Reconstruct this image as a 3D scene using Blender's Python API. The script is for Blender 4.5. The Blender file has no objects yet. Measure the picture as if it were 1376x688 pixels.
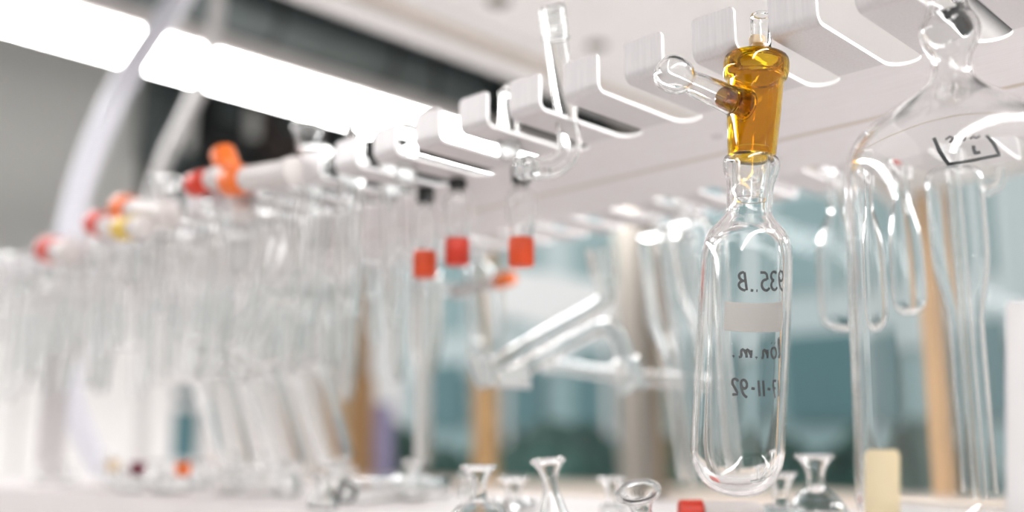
import bpy, bmesh, math, random
from mathutils import Vector, Matrix
from math import sin, cos, pi, radians, sqrt, atan2

# ------------------------------------------------------------------ units
U = 0.04            # one finger pitch of the rack, in metres
ZR = 1.55           # height of the rack plate above the floor
scn = bpy.context.scene
COL = scn.collection

def V(x, y, z):     # rack units -> world metres
    return Vector((x * U, y * U, z * U + ZR))

# ------------------------------------------------------------------ camera
F = 1338.0
YAW, PITCH, ROLL = radians(-44.006), radians(10.577), radians(-0.154)
CAM = (5.1459, -9.4146, -4.3706)
fw = Vector((sin(YAW) * cos(PITCH), cos(YAW) * cos(PITCH), sin(PITCH)))
r0 = Vector((cos(YAW), -sin(YAW), 0)); u0 = r0.cross(fw)
RT = cos(ROLL) * r0 + sin(ROLL) * u0
UP = -sin(ROLL) * r0 + cos(ROLL) * u0
cd = bpy.data.cameras.new('camera'); cam = bpy.data.objects.new('camera', cd); COL.objects.link(cam)
cd.sensor_width = 36.0; cd.lens = 36.0 * F / 1376.0
cd.clip_start = 0.01; cd.clip_end = 100
m = Matrix((RT, UP, -fw)).transposed().to_4x4(); m.translation = V(*CAM); cam.matrix_world = m
cd.dof.use_dof = True; cd.dof.focus_distance = 11.25 * U
cd.dof.aperture_fstop = cd.lens / 12.5; cd.dof.aperture_blades = 0
scn.camera = cam

def ray(px, py):
    return fw + RT * ((px - 688) / F) - UP * ((py - 344) / F)
def at(px, py, x=None, y=None, z=None, d=None):   # a point of the place, in rack units, on a plane of the rack's own axes
    r = ray(px, py); c = Vector(CAM)
    if d is not None: t = d
    elif x is not None: t = (x - c.x) / r.x
    elif y is not None: t = (y - c.y) / r.y
    else: t = (z - c.z) / r.z
    return c + r * t

# ------------------------------------------------------------------ world and exposure
w = bpy.data.worlds.new('world'); scn.world = w; w.use_nodes = True
bg = w.node_tree.nodes['Background']; bg.inputs[0].default_value = (1.0, 0.975, 0.965, 1); bg.inputs[1].default_value = 0.8
sd = bpy.data.lights.new('sun', 'SUN'); sun = bpy.data.objects.new('sun', sd); COL.objects.link(sun)   # daylight on the yard outside
sd.energy = 1.7; sd.angle = radians(2); sd.color = (1.0, 0.97, 0.93)
sun.rotation_euler = Vector((0.6, 0.5, -0.6)).to_track_quat('-Z', 'Y').to_euler()
vs = scn.view_settings; vs.view_transform = 'Standard'; vs.look = 'None'; vs.gamma = 1; vs.use_curve_mapping = False
vs.exposure = -0.22
cy = scn.cycles
cy.max_bounces = 40; cy.transmission_bounces = 40; cy.glossy_bounces = 8; cy.diffuse_bounces = 5; cy.transparent_max_bounces = 16; cy.blur_glossy = 0.2; cy.sample_clamp_indirect = 20

# ------------------------------------------------------------------ materials
def nodes(name):
    m = bpy.data.materials.new(name); m.use_nodes = True
    return m, m.node_tree.nodes, m.node_tree.links, m.node_tree.nodes['Principled BSDF']
def mat(name, col, rough=0.5, metal=0.0, noise=0.0, scale=30.0, stretch=(1, 1, 1), bump=0.0, spec=0.5):
    m, N, L, b = nodes(name)
    b.inputs['Roughness'].default_value = rough; b.inputs['Metallic'].default_value = metal
    b.inputs['Specular IOR Level'].default_value = spec
    b.inputs['Base Color'].default_value = (*col, 1)
    if noise or bump:
        tc = N.new('ShaderNodeTexCoord'); mp = N.new('ShaderNodeMapping'); mp.inputs['Scale'].default_value = stretch
        nz = N.new('ShaderNodeTexNoise'); nz.inputs['Scale'].default_value = scale; nz.inputs['Detail'].default_value = 4
        L.new(tc.outputs['Object'], mp.inputs[0]); L.new(mp.outputs[0], nz.inputs[0])
        cr = N.new('ShaderNodeValToRGB')
        cr.color_ramp.elements[0].position = 0.3; cr.color_ramp.elements[1].position = 0.7
        cr.color_ramp.elements[0].color = (*[c * (1 - noise) for c in col], 1)
        cr.color_ramp.elements[1].color = (*[min(1, c * (1 + noise)) for c in col], 1)
        L.new(nz.outputs['Fac'], cr.inputs[0]); L.new(cr.outputs[0], b.inputs['Base Color'])
        if bump:
            bp = N.new('ShaderNodeBump'); bp.inputs['Strength'].default_value = bump; bp.inputs['Distance'].default_value = 0.002
            L.new(nz.outputs['Fac'], bp.inputs['Height']); L.new(bp.outputs[0], b.inputs['Normal'])
    return m
def glassmat(name, col=(1, 1, 1), ior=1.47, rough=0.0):
    m, N, L, b = nodes(name)
    b.inputs['Base Color'].default_value = (*col, 1); b.inputs['Transmission Weight'].default_value = 1
    b.inputs['Roughness'].default_value = rough; b.inputs['IOR'].default_value = ior
    return m
def emit(name, col, s):
    m, N, L, b = nodes(name)
    b.inputs['Base Color'].default_value = (*col, 1)
    b.inputs['Emission Color'].default_value = (*col, 1); b.inputs['Emission Strength'].default_value = s
    return m

M = {}
M['glass'] = glassmat('clear_glass', (0.99, 0.995, 0.993))
M['amber'] = glassmat('amber_glass', (0.80, 0.50, 0.012))
M['brown_glass'] = glassmat('brown_glass', (0.42, 0.24, 0.07))
M['frost'] = glassmat('ground_glass', (0.97, 0.98, 0.98), rough=0.35)
M['pane'] = glassmat('window_glass', (0.97, 0.99, 0.99), ior=1.2)
M['alu'] = mat('brushed_aluminium', (0.66, 0.635, 0.64), 0.42, 0.25, 0.05, 14, (60, 60, 3))
M['alu_plate'] = mat('sheet_aluminium', (0.79, 0.765, 0.77), 0.5, 0.15, 0.03, 10, (3, 50, 1))
M['cut'] = mat('cut_metal_edge', (0.95, 0.94, 0.94), 0.35, 0.0)
M['seam_and_shade'] = mat('seam_strip', (0.60, 0.53, 0.46), 0.7)  # rack joint colour; also used for the groove shade painted on the soffit
M['ink'] = mat('marker_ink', (0.02, 0.03, 0.035), 0.6)
m_, N_, L_, b_ = nodes('white_marking_enamel'); M['enamel'] = m_
b_.inputs['Roughness'].default_value = 0.9
nz_ = N_.new('ShaderNodeTexNoise'); nz_.inputs['Scale'].default_value = 900; cr_ = N_.new('ShaderNodeValToRGB')
cr_.color_ramp.elements[0].color = (0.92, 0.89, 0.86, 1); cr_.color_ramp.elements[1].color = (0.99, 0.97, 0.95, 1)
tr_ = N_.new('ShaderNodeBsdfTranslucent'); mx_ = N_.new('ShaderNodeMixShader'); mx_.inputs[0].default_value = 0.55
L_.new(nz_.outputs['Fac'], cr_.inputs[0]); L_.new(cr_.outputs[0], b_.inputs['Base Color']); L_.new(cr_.outputs[0], tr_.inputs[0])
L_.new(b_.outputs[0], mx_.inputs[1]); L_.new(tr_.outputs[0], mx_.inputs[2]); L_.new(mx_.outputs[0], N_['Material Output'].inputs[0])
M['tape'] = mat('beige_tape', (0.83, 0.70, 0.46), 0.75, 0, 0.04, 40)
M['paper'] = mat('white_paper', (0.58, 0.56, 0.56), 0.8, 0, 0.02, 60)
M['red'] = mat('red_cap_plastic', (0.62, 0.035, 0.012), 0.4)
M['redor'] = mat('orange_red_cap_plastic', (0.74, 0.075, 0.014), 0.4)
M['orange'] = mat('orange_cap_plastic', (0.85, 0.17, 0.02), 0.4)
M['yellow'] = mat('yellow_clip_plastic', (0.72, 0.50, 0.08), 0.4)
M['black'] = mat('black_rubber', (0.02, 0.022, 0.022), 0.5)
M['maroon'] = mat('maroon_rubber', (0.16, 0.01, 0.03), 0.5)
M['cork'] = mat('cork', (0.72, 0.56, 0.38), 0.8, 0, 0.15, 120)
M['ptfe'] = mat('white_plastic', (0.66, 0.62, 0.60), 0.5)
M['shelf'] = mat('white_shelf', (0.78, 0.74, 0.73), 0.45)
M['white'] = mat('white_paint', (0.86, 0.84, 0.83), 0.6, 0, 0.02, 8)
M['grey'] = mat('grey_wall_paint', (0.74, 0.74, 0.71), 0.8, 0, 0.05, 1.5)
M['floor'] = mat('pale_floor', (0.80, 0.78, 0.77), 0.5, 0, 0.04, 3)
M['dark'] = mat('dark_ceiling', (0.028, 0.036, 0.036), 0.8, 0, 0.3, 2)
M['duct'] = mat('duct_metal', (0.17, 0.20, 0.20), 0.4, 0.5, 0.2, 4)
M['brownd'] = mat('brown_black_paint', (0.07, 0.055, 0.05), 0.6, 0, 0.3, 2)
M['pipe'] = mat('dark_pipe', (0.035, 0.038, 0.038), 0.5)
M['wood'] = mat('warm_wood', (0.54, 0.33, 0.15), 0.5, 0, 0.15, 6, (8, 8, 1))
M['sill'] = mat('pale_wood_sill', (0.74, 0.64, 0.55), 0.5, 0, 0.06, 6, (1, 8, 8))
M['woodd'] = mat('brown_wood', (0.42, 0.24, 0.10), 0.5, 0, 0.2, 6, (8, 8, 1))
M['column'] = mat('grey_brown_column', (0.22, 0.20, 0.175), 0.7)
M['hose'] = mat('white_hose', (0.80, 0.80, 0.87), 0.45)
M['hoseg'] = mat('grey_hose', (0.62, 0.60, 0.59), 0.45)
M['lamp'] = emit('lamp_diffuser', (1.0, 0.985, 0.98), 30.0)
M['teal'] = mat('teal_cladding', (0.34, 0.50, 0.53), 0.6)
M['teal_l'] = mat('pale_teal_cladding', (0.66, 0.77, 0.80), 0.6)
M['teal_d'] = mat('deep_teal_glazing', (0.12, 0.26, 0.29), 0.3)
M['leaf'] = mat('dark_foliage', (0.035, 0.11, 0.09), 0.8, 0, 0.6, 3)
M['ground'] = mat('pale_paving', (0.45, 0.47, 0.46), 0.8, 0, 0.1, 1)
M['canvas'] = mat('white_canvas', (0.92, 0.93, 0.94), 0.7)
M['violet'] = mat('violet_grey_board', (0.30, 0.27, 0.42), 0.6)

# ------------------------------------------------------------------ mesh helpers
def finish(name, bm, m, parent=None, loc=None, sharp=40, rot=None):
    bmesh.ops.recalc_face_normals(bm, faces=bm.faces[:])
    lim = radians(sharp)
    for f in bm.faces: f.smooth = True
    for e in bm.edges:
        if len(e.link_faces) == 2 and e.calc_face_angle(0) > lim: e.smooth = False
    me = bpy.data.meshes.new(name); bm.to_mesh(me); bm.free()
    return obj(name, me, m, parent, loc, rot)
def obj(name, me, m, parent=None, loc=None, rot=None):
    if m is not None and not me.materials:
        for k in (m if isinstance(m, (list, tuple)) else [m]): me.materials.append(k)
    o = bpy.data.objects.new(name, me); COL.objects.link(o)
    if parent: o.parent = parent
    if loc is not None: o.location = loc
    if rot is not None: o.rotation_euler = rot
    return o
def tag(o, label=None, cat=None, group=None, kind=None):
    if label: o['label'] = label
    if cat: o['category'] = cat
    if group: o['group'] = group
    if kind: o['kind'] = kind
    return o
def thing(name, label, cat, loc=(0, 0, 0), group=None, axis=None, spin=0.0):
    """an Empty at loc (rack units); axis = the direction its local +z points to"""
    o = bpy.data.objects.new(name, None); COL.objects.link(o); o.empty_display_size = 0.01
    o.location = V(*loc)
    if axis is not None:
        q = Vector(axis).normalized().to_track_quat('Z', 'Y'); e = q.to_matrix() @ Matrix.Rotation(spin, 3, 'Z')
        o.rotation_euler = e.to_euler()
    else: o.rotation_euler = (0, 0, spin)
    return tag(o, label, cat, group)
def copy_tree(o, parent=None):
    c = o.copy(); COL.objects.link(c); c.parent = parent
    for ch in list(o.children): copy_tree(ch, c)
    return c

def box(bm, x0, x1, y0, y1, z0, z1, mi=0):
    v = [bm.verts.new((x, y, z)) for z in (z0, z1) for y in (y0, y1) for x in (x0, x1)]
    for q in ((0, 2, 3, 1), (4, 5, 7, 6), (0, 1, 5, 4), (2, 6, 7, 3), (0, 4, 6, 2), (1, 3, 7, 5)):
        f = bm.faces.new([v[i] for i in q]); f.material_index = mi
def boxobj(name, a, b, m, parent=None, bevel=0.0):
    """a, b: opposite corners in rack units (world when top-level)"""
    c = [(a[i] + b[i]) / 2 for i in range(3)]; h = [abs(a[i] - b[i]) / 2 * U for i in range(3)]
    bm = bmesh.new(); box(bm, -h[0], h[0], -h[1], h[1], -h[2], h[2])
    if bevel: bmesh.ops.bevel(bm, geom=bm.edges[:], offset=bevel * U, segments=2, affect='EDGES')
    return finish(name, bm, m, parent, V(*c) if parent is None else Vector(c) * U, sharp=50)
def chaikin(p, n=2):
    for _ in range(n):
        q = [p[0]]
        for a, b in zip(p, p[1:]):
            q.append(tuple(a[i] * .75 + b[i] * .25 for i in range(len(a))))
            q.append(tuple(a[i] * .25 + b[i] * .75 for i in range(len(a))))
        q.append(p[-1]); p = q
    return p
def lathe(bm, prof, seg=32, closed=False, mi=0):
    """prof [(r, z)] in rack units turned about z; closed joins last to first"""
    rings = []
    for r, z in prof:
        if r < 1e-5: rings.append([bm.verts.new((0, 0, z * U))])
        else: rings.append([bm.verts.new((r * cos(2 * pi * k / seg) * U, r * sin(2 * pi * k / seg) * U, z * U)) for k in range(seg)])
    pr = list(zip(rings, rings[1:])) + ([(rings[-1], rings[0])] if closed else [])
    for a, b in pr:
        for k in range(seg):
            k2 = (k + 1) % seg
            q = [a[k % len(a)], a[k2 % len(a)], b[k2 % len(b)], b[k % len(b)]]
            s = []
            for v in q:
                if v not in s: s.append(v)
            if len(s) > 2: bm.faces.new(s).material_index = mi
def shell(outer, wall, shut=False):
    """closed profile of a glass wall from its outer line, top to bottom"""
    inn = []
    n = len(outer)
    for i, (r, z) in enumerate(outer):
        a = outer[max(0, i - 1)]; b = outer[min(n - 1, i + 1)]
        tx, tz = b[0] - a[0], b[1] - a[1]; l = sqrt(tx * tx + tz * tz) or 1
        nx, nz = -tz / l, tx / l            # outward when walking down
        if i == 0 or (i == n - 1 and not shut): nx, nz = 1, 0
        q = (r - nx * wall, z - nz * wall)
        if q[0] > 0.004: inn.append(q)
    if shut: inn.append((0, outer[-1][1] + wall))
    return inn
def hollow(name, outer, wall, m, parent, shut=False, seg=32, smooth=2, loc=None, sharp=40):
    o = chaikin(outer, smooth) if smooth else list(outer)
    inn = shell(o, wall, shut)
    bm = bmesh.new(); prof = o + inn[::-1]
    lathe(bm, prof, seg, closed=True)
    bmesh.ops.remove_doubles(bm, verts=bm.verts[:], dist=1e-6)
    return finish(name, bm, m, parent, loc, sharp)
def solid(name, prof, m, parent, seg=24, smooth=0, loc=None, sharp=40):
    o = chaikin(prof, smooth) if smooth else prof
    if o[0][0] > 0: o = [(0, o[0][1])] + list(o)
    if o[-1][0] > 0: o = list(o) + [(0, o[-1][1])]
    bm = bmesh.new(); lathe(bm, o, seg)
    return finish(name, bm, m, parent, loc, sharp)
def sweep(bm, path, ro, ri=0.0, seg=20):
    """tube along a path (rack units); ro may be a list"""
    P = [Vector(p) for p in path]; n = len(P)
    RO = ro if isinstance(ro, (list, tuple)) else [ro] * n
    t = (P[1] - P[0]).normalized(); a = Vector((0, 0, 1)) if abs(t.z) < 0.9 else Vector((1, 0, 0))
    e1 = t.cross(a).normalized()
    def ring(i, r, e1, e2):
        return [bm.verts.new((P[i] + (e1 * cos(2 * pi * k / seg) + e2 * sin(2 * pi * k / seg)) * r) * U) for k in range(seg)]
    O, I = [], []
    for i in range(n):
        t = (P[min(i + 1, n - 1)] - P[max(i - 1, 0)]).normalized()
        e1 = (e1 - t * e1.dot(t)).normalized(); e2 = t.cross(e1)
        O.append(ring(i, RO[i], e1, e2))
        if ri: I.append(ring(i, RO[i] - ri, e1, e2))
    def skin(A, B):
        for k in range(seg): bm.faces.new((A[k], A[(k + 1) % seg], B[(k + 1) % seg], B[k]))
    for A, B in zip(O, O[1:]): skin(A, B)
    if ri:
        for A, B in zip(I, I[1:]): skin(A, B)
        skin(O[0], I[0]); skin(O[-1], I[-1])
    else:
        bm.faces.new(O[0]); bm.faces.new(O[-1])
def tube(name, path, ro, m, parent=None, wall=0.0, seg=20, smooth=3, loc=None):
    p = chaikin([tuple(q) for q in path], smooth) if smooth else path
    bm = bmesh.new(); sweep(bm, p, ro, wall, seg)
    return finish(name, bm, m, parent, loc)
def ribbon(bm, pts3, nrm, wd):
    """flat pen stroke: points and surface normals (metres)"""
    L, R = [], []
    n = len(pts3)
    for i in range(n):
        t = (pts3[min(i + 1, n - 1)] - pts3[max(0, i - 1)]); s = t.cross(nrm[i]).normalized() * wd
        L.append(bm.verts.new(pts3[i] + s)); R.append(bm.verts.new(pts3[i] - s))
    for i in range(n - 1): bm.faces.new((L[i], L[i + 1], R[i + 1], R[i]))

# ------------------------------------------------------------------ the room
def struct(o): o['kind'] = 'structure'; return o
FZ = -ZR / U
struct(boxobj('floor', (-96, -150, FZ - 1), (60, 60, FZ), M['floor']))
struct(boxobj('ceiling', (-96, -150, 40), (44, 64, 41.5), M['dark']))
struct(boxobj('wall_left', (-96, -150, FZ), (-92, 64, 40), M['grey']))
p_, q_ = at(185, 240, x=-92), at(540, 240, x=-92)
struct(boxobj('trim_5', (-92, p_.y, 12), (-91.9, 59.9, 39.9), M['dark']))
struct(boxobj('trim_4', (-92, -60, FZ), (-91.95, 60, 9), M['white']))
# window wall behind the rack: parapet, lintel, wooden mullions and panes
SILL = -8.2
wb = struct(boxobj('wall_back', (-92, 60, FZ), (40, 64, SILL - 0.8), M['white']))
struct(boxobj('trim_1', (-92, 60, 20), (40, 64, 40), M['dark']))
struct(boxobj('trim_2', (-92, 58.2, SILL - 0.8), (40, 64, SILL), M['sill']))
mull = [-88.5, -67.6, -47.2, -22.9, 2, 26]
win = bpy.data.objects.new('window_1', None); COL.objects.link(win); win.location = V(-30, 62, SILL); struct(win)
for i, x in enumerate(mull):
    boxobj('mullion', (x - 0.85 + 30, -1.0, 0), (x + 0.85 + 30, 1.0, 28.2), M['wood'] if i else M['woodd'], win, 0.08)
for a, b in zip(mull, mull[1:]):
    boxobj('pane', (a + 0.95 + 30, -0.06, 0.1), (b - 0.95 + 30, 0.06, 28.0), M['pane'], win)
# small white-framed window in the left wall
w2 = bpy.data.objects.new('window_2', None); COL.objects.link(w2); w2.location = V(-91.9 + .02, 42, -2.6); struct(w2)
for y0, y1, z0, z1 in ((-3.4, -2.4, -4.6, 4.6), (1.4, 2.4, -4.6, 4.6), (-2.4, 1.4, 3.6, 4.6), (-2.4, 1.4, -4.6, -3.6), (-2.4, 1.4, 1.6, 2.5)):
    boxobj('frame_bar', (0, y0, z0), (0.8, y1, z1), M['white'], w2, 0.05)
boxobj('pane', (0.0, -2.4, -3.6), (0.3, 1.4, 3.6), M['teal_d'], w2)

# soffit: white dropped ceiling panel with a lower rim and dark round vents
sf = thing('ceiling_soffit', 'white dropped ceiling panel with rimmed edge and small dark vents', 'ceiling panel', (-17, 20, 12))
boxobj('panel', (-7.4, -60, 0.4), (8.6, 38, 0.9), M['white'], sf)
boxobj('rim', (-8.2, -60, 0), (-6.9, 38, 1.1), M['white'], sf, 0.08)
boxobj('rim', (8.0, -60, 0), (9.3, 38, 1.1), M['white'], sf, 0.08)
boxobj('rim', (-5.6, -60, 0.22), (-5.1, 38, 0.42), M['white'], sf, 0.06)
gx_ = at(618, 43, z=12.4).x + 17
boxobj('painted_groove_shade', (gx_ - .35, -60, .36), (gx_ + .35, 38, .41), M['seam_and_shade'], sf)  # beige-grey strip painting in the shade of a groove that is not cut
for y in (-3.8, 2.2, -9.8, 8.2, 14.2):
    solid('vent', [(0.0, 0.3), (0.36, 0.3), (0.47, 0.34), (0.47, 0.41)], M['column'], sf, loc=Vector((-3.3, y, 0.0)) * U)
for y in (-40, -10, 20):
    for x in (-6, 7): boxobj('hanger', (x - .15, y - .15, 1), (x + .15, y + .15, 27.9), M['pipe'], sf)

# ceiling lamps, one seen row and a parallel unseen one added for bounce light
def lamp(x, label):
    lp = thing('ceiling_lamp', label, 'lamp', (x, 14, 16), 'ceiling lamps')
    boxobj('diffuser', (-2.0, -60, 0), (2.0, 44, 0.5), M['lamp'], lp)
    boxobj('housing', (-2.4, -60, 0.52), (2.4, 44, 1.6), M['ptfe'], lp, 0.12)
    for y in (-40, -10, 20): boxobj('hanger', (-0.15, y - .15, 1.6), (0.15, y + .15, 23.9), M['pipe'], lp)
lamp(-44.0, 'long bright fluorescent ceiling lamp running under dark ceiling')
lamp(16, 'unseen second fluorescent lamp beyond the white soffit, added for bounce light')

# ducts and pipes below the dark ceiling
def y_run(name, label, px, py, z, R, m, band):
    p = at(px, py, z=z); d = thing(name, label, 'duct', (p.x, 10, z))
    tube('duct_pipe', [(0, -56, 0), (0, 46, 0)], R, M[m], d, smooth=0, seg=28)
    for y in range(-50, 46, 12): tube('duct_band', [(0, y, 0), (0, y + 0.5, 0)], R * 1.06, M[band], d, smooth=0, seg=28)
y_run('air_duct', 'shiny grey round air duct between the lamp and the white soffit', 420, 48, 30, 2.2, 'duct', 'pipe')
y_run('air_duct', 'dark round air duct beside the shiny one', 455, 30, 35, 1.5, 'pipe', 'duct')
y_run('air_duct', 'wide pale grey round duct on the wall side of the lamp', 150, 14, 31, 3.2, 'duct', 'pipe')
# dark service units high on the left wall
for px, py, w_, h_, mm, lab in ((305, 150, 3.2, 4.2, 'pipe', 'dark service unit high on the grey wall behind the thin hose'), (385, 172, 3.6, 3.6, 'brownd', 'brown-black service unit high on the grey wall beside the lamp'),
                              (460, 195, 3.2, 3.5, 'pipe', 'dark service unit high on the grey wall near the window corner'), (225, 160, 2.2, 5, 'duct', 'grey service unit high on the grey wall behind the thick hose')):
    p = at(px, py, x=-89.5); t = thing('service_unit', lab, 'wall unit', (-89.5, p.y, p.z))
    boxobj('casing', (-2.2, -w_, -h_), (1.8, w_, h_), M[mm], t, 0.3)
    boxobj('vent_panel', (1.82, -w_ * .6, -h_ * .4), (2.1, w_ * .2, h_ * .5), M['duct'], t, 0.05)
    boxobj('cable_box', (1.82, w_ * .4, -h_ * .7), (2.6, w_ * .8, h_ * .1), M['grey'], t, 0.05)

# ------------------------------------------------------------------ the upper rack
LZ = -5.5          # top of the lower shelf
FW, FH, FL, TH, HALF = 0.5705, 0.52, 1.864, 0.045, 3.511
SR = (1 - FW) / 2
N0, N1 = -4, 29
rack = thing('glassware_rack', 'pale aluminium comb rack with upturned prongs holding hanging glassware', 'rack', (0, 0, 0))
def finger_mesh():
    bm = bmesh.new(); rb = 0.13; path = []
    path += [(0, FH), (0, FH - 0.015), (0, FH - 0.05)]
    path += [(0, rb + 0.05)]
    for k in range(0, 7):
        a = pi / 2 * k / 6; path.append((rb - rb * cos(a), rb - rb * sin(a)))
    path += [(rb + 0.1, 0), (FL - SR, 0)]
    rings = []
    for i, (y, z) in enumerate(path):
        a = path[max(0, i - 1)]; b = path[min(len(path) - 1, i + 1)]
        ty, tz = b[0] - a[0], b[1] - a[1]; l = sqrt(ty * ty + tz * tz); ny, nz = -tz / l, ty / l   # towards the inside
        c = 0.05 if i == 0 else 0.02 if i == 1 else 0
        rings.append([bm.verts.new((x * U, (y + s * ny * TH) * U, (z + s * nz * TH) * U)) for x, s in ((c, 0), (FW - c, 0), (FW - c, 1), (c, 1))])
    for A, B in zip(rings, rings[1:]):
        for k in range(4):
            f = bm.faces.new((A[k], A[(k + 1) % 4], B[(k + 1) % 4], B[k])); f.material_index = 1 if k in (1, 3) else 0
    bm.faces.new(rings[0]).material_index = 1; bm.faces.new(rings[-1])
    me_o = finish('prong', bm, [M['alu'], M['cut']], rack)
    return me_o
fo = finger_mesh(); first = True
for side in (0, 1):
    for n in range(N0, N1):
        o = fo if first else fo.copy()
        if not first: COL.objects.link(o)
        first = False
        o.parent = rack
        if side == 0: o.location = Vector((-n, 0, 0)) * U
        else: o.location = Vector((-n + FW, 2 * HALF, 0)) * U; o.rotation_euler = (0, 0, pi)
def half_plate(sgn):
    bm = bmesh.new(); ol = []
    # outline with round slot ends, front edge from right to left
    for n in range(N0, N1):
        xl = -n; xr = -n + FW
        ol.append((xr, FL - SR)); ol.append((xl, FL - SR))
        if n < N1 - 1:
            cx = xl - SR
            for k in range(1, 10):
                a = pi * k / 10
                ol.append((cx + SR * cos(a), FL - SR + SR * sin(a)))
    ol.append((-(N1 - 1), HALF - 0.03)); ol.append((-N0 + FW, HALF - 0.03))
    def mp(x, y, z):
        if sgn > 0: return (x * U, y * U, z * U)
        return ((FW - (N1 + N0 - 1) - x) * U, (2 * HALF - y) * U, z * U)
    front = ol[:-2]; bk = HALF - 0.03
    cols = [[bm.verts.new(mp(x, yy, z)) for yy, z in ((y, 0), (bk, 0), (bk, TH), (y, TH))] for x, y in front]
    for A, B in zip(cols, cols[1:]):
        for k in range(4):
            f = bm.faces.new((A[k], A[(k + 1) % 4], B[(k + 1) % 4], B[k])); f.material_index = 1 if k == 3 else 0
    bm.faces.new(cols[0]); bm.faces.new(cols[-1])
    finish('plate', bm, [M['alu_plate'], M['cut']], rack, sharp=30)
half_plate(1); half_plate(-1)
boxobj('seam_strip', (-(N1 - 1), HALF - 0.06, -0.004), (-N0 + FW, HALF + 0.06, 0.03), M['seam_and_shade'], rack)
for x in (-2.4, -12.4, -22.4):
    for y in (2.7, 4.4): solid('screw', [(0.0, -0.03), (0.07, -0.03), (0.1, 0.0)], M['alu'], rack, loc=Vector((x, y, 0)) * U)
for x in (3.9, -27.6):
    boxobj('end_bracket', (x - 0.1, 3.1, LZ + .03), (x + 0.1, 3.9, -0.02), M['alu'], rack, 0.03)

# ------------------------------------------------------------------ the lower shelf
ls = thing('lower_shelf', 'white lower shelf with laid out glass joints', 'shelf', (-12, 3.5, LZ))
boxobj('board', (-17, -3.4, -0.35), (17, 3.6, 0), M['shelf'], ls, 0.06)
boxobj('front_lip', (-17, -3.6, -0.6), (17, -3.42, 0.06), M['shelf'], ls, 0.03)
for x in (-15.4, 15.6): boxobj('end_bracket', (x - .1, -0.3, -6.3), (x + .1, 0.4, -0.36), M['alu'], ls)

# ------------------------------------------------------------------ main flask and amber adapter
AX = -(Vector((0, 0, -1)) - r0 * 0.094).normalized()
mp0 = at(1016.5, 77, z=-0.07)
fl = thing('sample_flask', 'clear round-bottomed glass tube flask with handwritten date under the amber adapter', 'flask', mp0, axis=AX)
RB = 0.495
hollow('body', [(0.275, -1.19), (0.30, -1.2), (0.315, -1.27), (0.30, -1.38), (0.262, -1.47), (0.25, -1.56), (0.252, -1.66), (0.245, -1.80),
                (0.258, -1.86), (0.34, -1.96), (0.44, -2.08), (0.478, -2.22), (RB, -2.40), (RB, -3.2), (RB, -4.3), (RB - 0.004, -4.46), (0.44, -4.64), (0.335, -4.79), (0.175, -4.875), (0, -4.895)],
       0.042, M['glass'], fl, shut=True, seg=64)
# orientation of the flask as seen by the eye
inv = fl.rotation_euler.to_matrix().inverted()
vd = inv @ (-(Vector(CAM) - Vector(mp0))); vaz = atan2(vd.y, vd.x)     # azimuth of the back of the flask
def on_cyl(u, z, R=RB + 0.008):
    """u to the right of the back middle as seen through the glass (rack units along the arc)"""
    a = vaz - u / R
    return Vector((R * cos(a), R * sin(a), z)) * U, Vector((cos(a), sin(a), 0))
# marking field on the back: frosted white band
bm = bmesh.new(); g = []
u0_, u1_ = -0.24, 0.55
for i in range(25):
    u = u0_ + (u1_ - u0_) * i / 24
    g.append([bm.verts.new(on_cyl(u, z, RB + q)[0]) for q, z in ((.004, -2.76), (.004, -3.09), (.010, -3.09), (.010, -2.76))])
for a, b in zip(g, g[1:]):
    for k in range(4): bm.faces.new((a[k], a[(k + 1) % 4], b[(k + 1) % 4], b[k]))
bm.faces.new(g[0]); bm.faces.new(g[-1])
finish('marking_band', bm, M['enamel'], fl)
# pen strokes; glyphs on a 1-high grid, drawn as read from behind
def arc(cx, cy, rx, ry, a0, a1, n=12): return [(cx + rx * cos(radians(a0 + (a1 - a0) * k / n)), cy + ry * sin(radians(a0 + (a1 - a0) * k / n))) for k in range(n + 1)]
G = {
 '8': (.5, [arc(.25, .75, .2, .24, -90, 270), arc(.25, .26, .24, .26, 90, 450)]),
 '9': (.5, [arc(.25, .7, .2, .28, 0, 360), [(.45, .7), (.43, .3), (.3, .0), (.1, -.12)]]),
 '3': (.45, [arc(.2, .76, .2, .24, 150, -90), arc(.2, .26, .22, .26, 90, -150)]),
 '5': (.5, [[(.45, 1), (.1, .98), (.06, .58)], arc(.18, .3, .24, .3, 110, -150)]),
 '2': (.45, [arc(.2, .75, .2, .25, 160, -30) + [(.02, .02), (.45, .0)]]),
 '1': (.22, [[(.1, 1), (.08, 0)]]),
 '7': (.5, [[(.02, .95), (.45, 1), (.2, -.1)], [(.1, .5), (.42, .52)]]),
 '-': (.4, [[(.05, .45), (.3, .47)]]),
 '_': (.45, [[(.05, .0), (.12, .0)], [(.28, .0), (.42, .02)]]),
 '.': (.2, [[(.05, .0), (.1, .03), (.12, .0)]]),
 'B': (.55, [[(.05, 0), (.1, 1)], arc(.12, .75, .28, .24, 90, -90), arc(.12, .26, .33, .26, 90, -90)]),
 'l': (.3, [[(.12, .1), (.25, .8), (.2, 1.15), (.1, 1.0), (.05, .2), (.15, 0), (.28, .1)]]),
 'o': (.5, [arc(.22, .3, .2, .3, 90, 450), [(.1, .82), (.13, .86)], [(.33, .84), (.36, .88)]]),
 'n': (.5, [[(.02, .5), (.06, 0)], [(.06, .2), (.2, .52), (.32, .4), (.32, .05), (.44, .0)]]),
 'm': (.75, [[(.0, .45), (.06, 0)], [(.06, .2), (.18, .5), (.28, .4), (.28, .0)], [(.28, .2), (.42, .5), (.54, .38), (.54, .05), (.68, .0)]]),
}
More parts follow.
